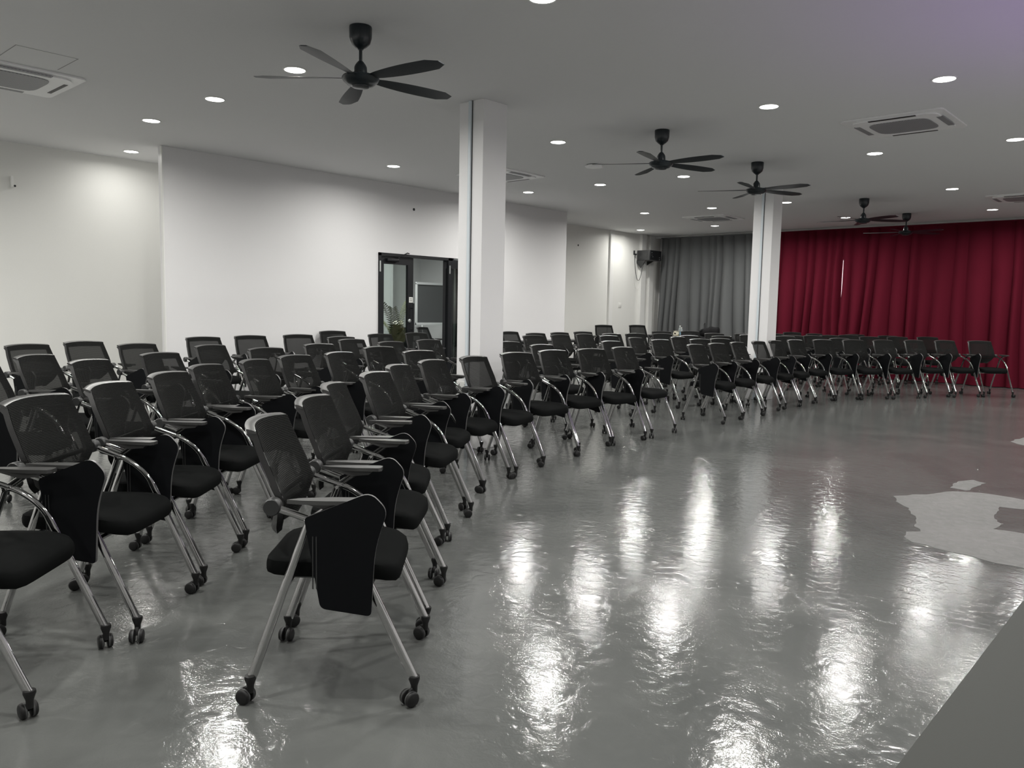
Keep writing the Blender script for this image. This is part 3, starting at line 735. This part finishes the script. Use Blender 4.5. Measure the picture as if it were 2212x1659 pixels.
CH = [
(-2.375, 1.735, 44.5, 'tablet chairs in the front row', 'nearest black mesh tablet chair, standing at the near end of the front row', 1.0),
(-2.817, 2.217, 39.6, 'tablet chairs in the front row', 'black mesh tablet chair, second from the left in the front row', 1.0),
(-3.286, 2.661, 43.3, 'tablet chairs in the front row', 'black mesh tablet chair, third from the left in the front row', 1.0),
(-3.703, 3.232, 30.4, 'tablet chairs in the front row', 'black mesh tablet chair, fourth from the left in the front row', 1.0),
(-4.119, 3.761, 32.5, 'tablet chairs in the front row', 'black mesh tablet chair, fifth from the left in the front row', 1.0),
(-4.363, 4.277, 22.5, 'tablet chairs in the front row', 'black mesh tablet chair, sixth from the left in the front row', 1.0),
(-4.528, 4.88, 15.5, 'tablet chairs in the front row', 'black mesh tablet chair, seventh from the left in the front row', 1.0),
(-4.716, 5.573, 1.1, 'tablet chairs in the front row', 'black mesh tablet chair, eighth from the left in the front row', 1.0),
(-4.831, 6.251, 0.8, 'tablet chairs in the front row', 'black mesh tablet chair, ninth from the left in the front row', 1.0),
(-4.81, 6.845, -4.4, 'tablet chairs in the front row', 'black mesh tablet chair, tenth from the left in the front row', 1.0),
(-4.855, 7.548, 3.5, 'tablet chairs in the front row', 'black mesh tablet chair, eleventh from the left in the front row', 1.0),
(-4.816, 9.135, 3.7, 'tablet chairs in the front row', 'black mesh tablet chair, twelfth from the left in the front row', 1.0),
(-4.855, 9.763, 0.5, 'tablet chairs in the front row', 'black mesh tablet chair, thirteenth from the left in the front row', 1.0),
(-4.907, 10.476, 3.0, 'tablet chairs in the front row', 'black mesh tablet chair, fourteenth from the left in the front row', 1.0),
(-4.936, 11.21, 2.5, 'tablet chairs in the front row', 'black mesh tablet chair, fifteenth from the left in the front row', 1.0),
(-4.936, 11.79, 0.6, 'tablet chairs in the front row', 'black mesh tablet chair, sixteenth from the left in the front row', 1.0),
(-4.929, 12.464, -7.5, 'tablet chairs in the front row', 'black mesh tablet chair, seventeenth from the left in the front row', 1.0),
(-4.752, 13.045, -19.2, 'tablet chairs in the front row', 'black mesh tablet chair, eighteenth from the left in the front row', 1.0),
(-4.467, 13.573, -27.5, 'tablet chairs in the front row', 'black mesh tablet chair, nineteenth from the left in the front row', 1.0),
(-4.165, 14.146, -25.4, 'tablet chairs in the front row', 'black mesh tablet chair, twentieth from the left in the front row', 1.0),
(-3.86, 14.814, -25.1, 'tablet chairs in the front row', 'black mesh tablet chair, twenty-first from the left in the front row', 1.0),
(-3.519, 15.348, -29.5, 'tablet chairs in the front row', 'black mesh tablet chair, twenty-second from the left in the front row', 1.0),
(-3.123, 15.846, -41.1, 'tablet chairs in the front row', 'black tablet chair at the far right end of the front row before the red curtain', 1.0),
(-3.187, 0.786, 45, 'tablet chairs in the second row', 'black mesh tablet chair, first from the left in the second row', 1.0),
(-3.561, 1.318, 40, 'tablet chairs in the second row', 'black mesh tablet chair, second from the left in the second row', 1.0),
(-3.98, 1.785, 43, 'tablet chairs in the second row', 'black mesh tablet chair, third from the left in the second row', 1.0),
(-4.402, 2.269, 39.1, 'tablet chairs in the second row', 'black mesh tablet chair, fourth from the left in the second row', 1.0),
(-4.838, 2.713, 37.3, 'tablet chairs in the second row', 'black mesh tablet chair, fifth from the left in the second row', 1.0),
(-5.109, 3.217, 34.7, 'tablet chairs in the second row', 'black mesh tablet chair, sixth from the left in the second row', 1.0),
(-5.398, 3.707, 24.1, 'tablet chairs in the second row', 'black mesh tablet chair, seventh from the left in the second row', 1.0),
(-5.576, 4.266, 22.8, 'tablet chairs in the second row', 'black mesh tablet chair, eighth from the left in the second row', 1.0),
(-6.165, 5.118, 9.8, 'tablet chairs in the second row', 'black mesh tablet chair, ninth from the left in the second row', 1.0),
(-5.427, 5.008, 9.1, 'tablet chairs in the second row', 'black mesh tablet chair, tenth from the left in the second row', 1.0),
(-5.714, 7.137, 4.1, 'tablet chairs in the second row', 'black mesh tablet chair, eleventh from the left in the second row', 1.0),
(-5.954, 8.863, 0.4, 'tablet chairs in the second row', 'black mesh tablet chair, twelfth from the left in the second row', 1.0),
(-5.965, 10.098, -3.8, 'tablet chairs in the second row', 'black mesh tablet chair, thirteenth from the left in the second row', 1.0),
(-5.824, 10.959, -13.3, 'tablet chairs in the second row', 'black mesh tablet chair, fourteenth from the left in the second row', 1.0),
(-5.791, 11.534, -15.4, 'tablet chairs in the second row', 'black mesh tablet chair, fifteenth from the left in the second row', 1.0),
(-5.92, 14.09, -34.6, 'tablet chairs in the second row', 'black mesh tablet chair, sixteenth from the left in the second row', 1.0),
(-4.91, 14.174, -27.6, 'tablet chairs in the second row', 'black mesh tablet chair, seventeenth from the left in the second row', 1.0),
(-7.959, 2.5, 22.3, 'tablet chairs in the back row', 'black mesh tablet chair, first from the left in the back row', 1.0),
(-8.362, 3.114, 19.1, 'tablet chairs in the back row', 'black mesh tablet chair, second from the left in the back row', 1.0),
(-8.937, 4.589, 2.8, 'tablet chairs in the back row', 'black mesh tablet chair, third from the left in the back row', 1.0),
(-9.149, 5.315, -0.2, 'tablet chairs in the back row', 'black mesh tablet chair, fourth from the left in the back row', 1.0),
(-9.256, 6.074, -3.9, 'tablet chairs in the back row', 'black mesh tablet chair, fifth from the left in the back row', 1.0),
(-9.079, 7.382, 1.0, 'tablet chairs in the back row', 'black mesh tablet chair, sixth from the left in the back row', 1.0),
(-9.346, 8.311, 0.7, 'tablet chairs in the back row', 'black mesh tablet chair, seventh from the left in the back row', 1.0),
(-9.352, 10.525, 0.2, 'tablet chairs in the back row', 'black mesh tablet chair, eighth from the left in the back row', 1.0),
(-8.609, 10.346, -5.8, 'tablet chairs in the back row', 'black mesh tablet chair, ninth from the left in the back row', 1.0),
(-8.721, 11.139, -6.4, 'tablet chairs in the back row', 'black mesh tablet chair, tenth from the left in the back row', 1.0),
(-8.888, 12.01, -13.0, 'tablet chairs in the back row', 'black mesh tablet chair, eleventh from the left in the back row', 1.0),
(-8.592, 14.205, -29.3, 'tablet chairs in the back row', 'black mesh tablet chair, twelfth from the left in the back row', 1.0),
(-8.477, 15.152, -31.7, 'tablet chairs in the back row', 'black mesh tablet chair, thirteenth from the left in the back row', 1.0),
(-7.172, 17.401, -34.3, 'tablet chairs in the back row', 'black mesh tablet chair, fourteenth from the left in the back row', 1.0),
(-6.416, 2.164, 39.8, 'tablet chairs in the fourth row', 'black mesh tablet chair, first from the left in the fourth row', 1.0),
(-7.69, 3.366, 18.6, 'tablet chairs in the fourth row', 'black mesh tablet chair, second from the left in the fourth row', 1.0),
(-7.168, 3.883, 25.4, 'tablet chairs in the fourth row', 'black mesh tablet chair, third from the left in the fourth row', 1.0),
(-8.422, 6.228, 2.4, 'tablet chairs in the fourth row', 'black mesh tablet chair, fourth from the left in the fourth row', 1.0),
(-7.739, 5.934, 10.5, 'tablet chairs in the fourth row', 'black mesh tablet chair, fifth from the left in the fourth row', 1.0),
(-7.853, 9.409, -5.4, 'tablet chairs in the fourth row', 'black mesh tablet chair, sixth from the left in the fourth row', 1.0),
(-7.906, 10.157, -3.3, 'tablet chairs in the fourth row', 'black mesh tablet chair, seventh from the left in the fourth row', 1.0),
(-8.019, 10.968, -1.6, 'tablet chairs in the fourth row', 'black mesh tablet chair, eighth from the left in the fourth row', 1.0),
(-7.967, 11.631, -13.9, 'tablet chairs in the fourth row', 'black mesh tablet chair, ninth from the left in the fourth row', 1.0),
(-7.881, 12.22, -20.4, 'tablet chairs in the fourth row', 'black mesh tablet chair, tenth from the left in the fourth row', 1.0),
(-7.66, 12.774, -23.0, 'tablet chairs in the fourth row', 'black mesh tablet chair, eleventh from the left in the fourth row', 1.0),
(-7.392, 14.221, -29.9, 'tablet chairs in the fourth row', 'black mesh tablet chair, twelfth from the left in the fourth row', 1.0),
(-7.069, 14.818, -36.0, 'tablet chairs in the fourth row', 'black mesh tablet chair, thirteenth from the left in the fourth row', 1.0),
(-6.863, 15.668, -40.0, 'tablet chairs in the fourth row', 'black mesh tablet chair, fourteenth from the left in the fourth row', 1.0),
(-6.409, 16.864, -24.2, 'tablet chairs in the fourth row', 'black mesh tablet chair, fifteenth from the left in the fourth row', 1.0),
(-5.825, 17.4, -42.1, 'tablet chairs in the fourth row', 'black mesh tablet chair, sixteenth from the left in the fourth row', 1.0),
(-5.65, 1.609, 43.1, 'tablet chairs in the third row', 'black mesh tablet chair, first from the left in the third row', 1.0),
(-5.684, 2.281, 37.7, 'tablet chairs in the third row', 'black mesh tablet chair, second from the left in the third row', 1.0),
(-6.203, 2.971, 27.0, 'tablet chairs in the third row', 'black mesh tablet chair, third from the left in the third row', 1.0),
(-6.466, 4.038, 15.3, 'tablet chairs in the third row', 'black mesh tablet chair, fourth from the left in the third row', 1.0),
(-6.921, 4.923, 13.3, 'tablet chairs in the third row', 'black mesh tablet chair, fifth from the left in the third row', 1.0),
(-7.018, 5.966, 11.2, 'tablet chairs in the third row', 'black mesh tablet chair, sixth from the left in the third row', 1.0),
(-7.267, 6.761, 7.4, 'tablet chairs in the third row', 'black mesh tablet chair, seventh from the left in the third row', 1.0),
(-6.429, 7.319, 1.5, 'tablet chairs in the third row', 'black mesh tablet chair, eighth from the left in the third row', 1.0),
(-7.33, 10.705, -6.2, 'tablet chairs in the third row', 'black mesh tablet chair, ninth from the left in the third row', 1.0),
(-6.609, 10.467, 5.8, 'tablet chairs in the third row', 'black mesh tablet chair, tenth from the left in the third row', 1.0),
(-6.514, 11.552, -0.8, 'tablet chairs in the third row', 'black mesh tablet chair, eleventh from the left in the third row', 1.0),
(-6.82, 12.341, -17.1, 'tablet chairs in the third row', 'black mesh tablet chair, twelfth from the left in the third row', 1.0),
(-6.465, 12.814, -23.4, 'tablet chairs in the third row', 'black mesh tablet chair, thirteenth from the left in the third row', 1.0),
(-6.655, 14.204, -35.7, 'tablet chairs in the third row', 'black mesh tablet chair, fourteenth from the left in the third row', 1.0),
(-6.084, 14.791, -38.4, 'tablet chairs in the third row', 'black mesh tablet chair, fifteenth from the left in the third row', 1.0),
(-5.851, 15.314, -28.9, 'tablet chairs in the third row', 'black mesh tablet chair, sixteenth from the left in the third row', 1.0),
(-5.77, 15.92, -33.4, 'tablet chairs in the third row', 'black mesh tablet chair, seventeenth from the left in the third row', 1.0),
(-5.697, 16.685, -40.0, 'tablet chairs in the third row', 'black mesh tablet chair, eighteenth from the left in the third row', 1.0),
(-5.024, 15.972, -35.0, 'tablet chairs in the third row', 'black mesh tablet chair, nineteenth from the left in the third row', 1.0),
(-5.097, 17.257, -40.0, 'tablet chairs in the third row', 'black mesh tablet chair, twentieth from the left in the third row', 1.0),
(-4.723, 16.621, -39.9, 'tablet chairs in the third row', 'black mesh tablet chair, twenty-first from the left in the third row', 1.0),
(-4.392, 17.4, -43.1, 'tablet chairs in the third row', 'black mesh tablet chair, twenty-second from the left in the third row', 1.0),
(-9.7, 6.956, -3, 'chairs by the walls', 'black mesh tablet chair against the white partition just left of the black door', 1.03),
(-10.8, 15.2, -30, 'chairs by the walls', 'taller-looking black mesh chair by the far recessed wall, left of the pair', 1.07),
(-10.62, 16.37, -28, 'chairs by the walls', 'black mesh chair by the far recessed wall, right of the pair, near the grey curtain', 1.07)]
chair0 = make_chair(); used = False
rc = random.Random(12)
for (x, y, a, group, label, sz) in CH:
    if not used: c = chair0; used = True
    else: c = clone(chair0)
    c.location = (x, y, 0); c.rotation_euler = (0, 0, math.radians(a)); c.scale = (1, 1, sz); c['label'] = label; c['group'] = group
    for leg in c.children:
        if leg.name.startswith('leg'):
            for k in leg.children:
                if k.name.startswith('caster'): k.rotation_euler = (0, 0, rc.uniform(-2.2, 2.2) if rc.random() < .6 else rc.uniform(-.5, .5))
# chairs inside the meeting room
for (x, y, a, lb) in ((-11.95, 9.95, -35, 'black mesh chair in the meeting room beside the palm'), (-12.0, 10.85, 20, 'black mesh chair in the meeting room below the board'), (-11.1, 8.35, -60, 'black mesh chair in the meeting room at the left edge of the glass')):
    c = clone(chair0); c.location = (x, y, 0); c.rotation_euler = (0, 0, math.radians(a)); c.scale = (1, 1, 1); c['label'] = lb; c['group'] = 'chairs in the meeting room'

# ---------------------------------------------------------------- light, world, camera
def area(x, y, z, sx, sy, power, col, rot, spread=160, name='light'):
    la = bpy.data.lights.new(name, 'AREA'); la.shape = 'RECTANGLE'; la.size = sx; la.size_y = sy; la.energy = power; la.color = col; la.spread = math.radians(spread)
    ob = bpy.data.objects.new(name, la); COL.objects.link(ob); ob.location = (x, y, z); ob.rotation_euler = rot
area(-12.0, 9.4, H - .02, .6, .6, 150, (1, 1, .98), (0, 0, 0), name='meeting_room_light')
# purple stage uplight standing on the floor just outside the right edge
sp = bpy.data.lights.new('stage_uplight', 'SPOT'); sp.energy = 90; sp.color = (.50, .16, 1.0); sp.spot_size = math.radians(110); sp.spot_blend = 1; sp.shadow_soft_size = .12
ob = bpy.data.objects.new('stage_uplight', sp); COL.objects.link(ob); ob.location = (.3, 5.8, .3); ob.rotation_euler = (math.radians(180), 0, 0)
area(2.0, 8.0, .9, 1.2, 3.0, 8, (.93, .90, 1.0), (math.radians(180), 0, 0), name='ceiling_fill')  # added fill, no actual fixture: lifts ceiling brightness at centre and right
w = bpy.data.worlds.new('world'); sc.world = w; w.use_nodes = True
w.node_tree.nodes['Background'].inputs[0].default_value = (.5, .5, .5, 1); w.node_tree.nodes['Background'].inputs[1].default_value = .02
cam = bpy.data.cameras.new('camera'); co = bpy.data.objects.new('camera', cam); COL.objects.link(co); sc.camera = co
F_PX, PITCH, ROLL, YAW = (1708.709526, 0.095481, 0.019395, -0.737913)
cy, sy = math.cos(YAW), math.sin(YAW)
Fv = Vector((sy * math.cos(PITCH), cy * math.cos(PITCH), -math.sin(PITCH))); Rv = Vector((cy, -sy, 0)); Uv = Rv.cross(Fv)
R2 = Rv * math.cos(ROLL) + Uv * math.sin(ROLL); U2 = Uv * math.cos(ROLL) - Rv * math.sin(ROLL)
m3 = Matrix((R2, U2, -Fv)).transposed()
co.matrix_world = Matrix.Translation((0, 0, CAMH)) @ m3.to_4x4()
cam.sensor_fit = 'HORIZONTAL'; cam.sensor_width = 36; cam.lens = F_PX / 2212 * 36; cam.clip_start = .05; cam.clip_end = 100
sc.view_settings.view_transform = 'Standard'; sc.view_settings.look = 'None'; sc.view_settings.gamma = 1; sc.view_settings.exposure = 0; sc.view_settings.use_curve_mapping = False
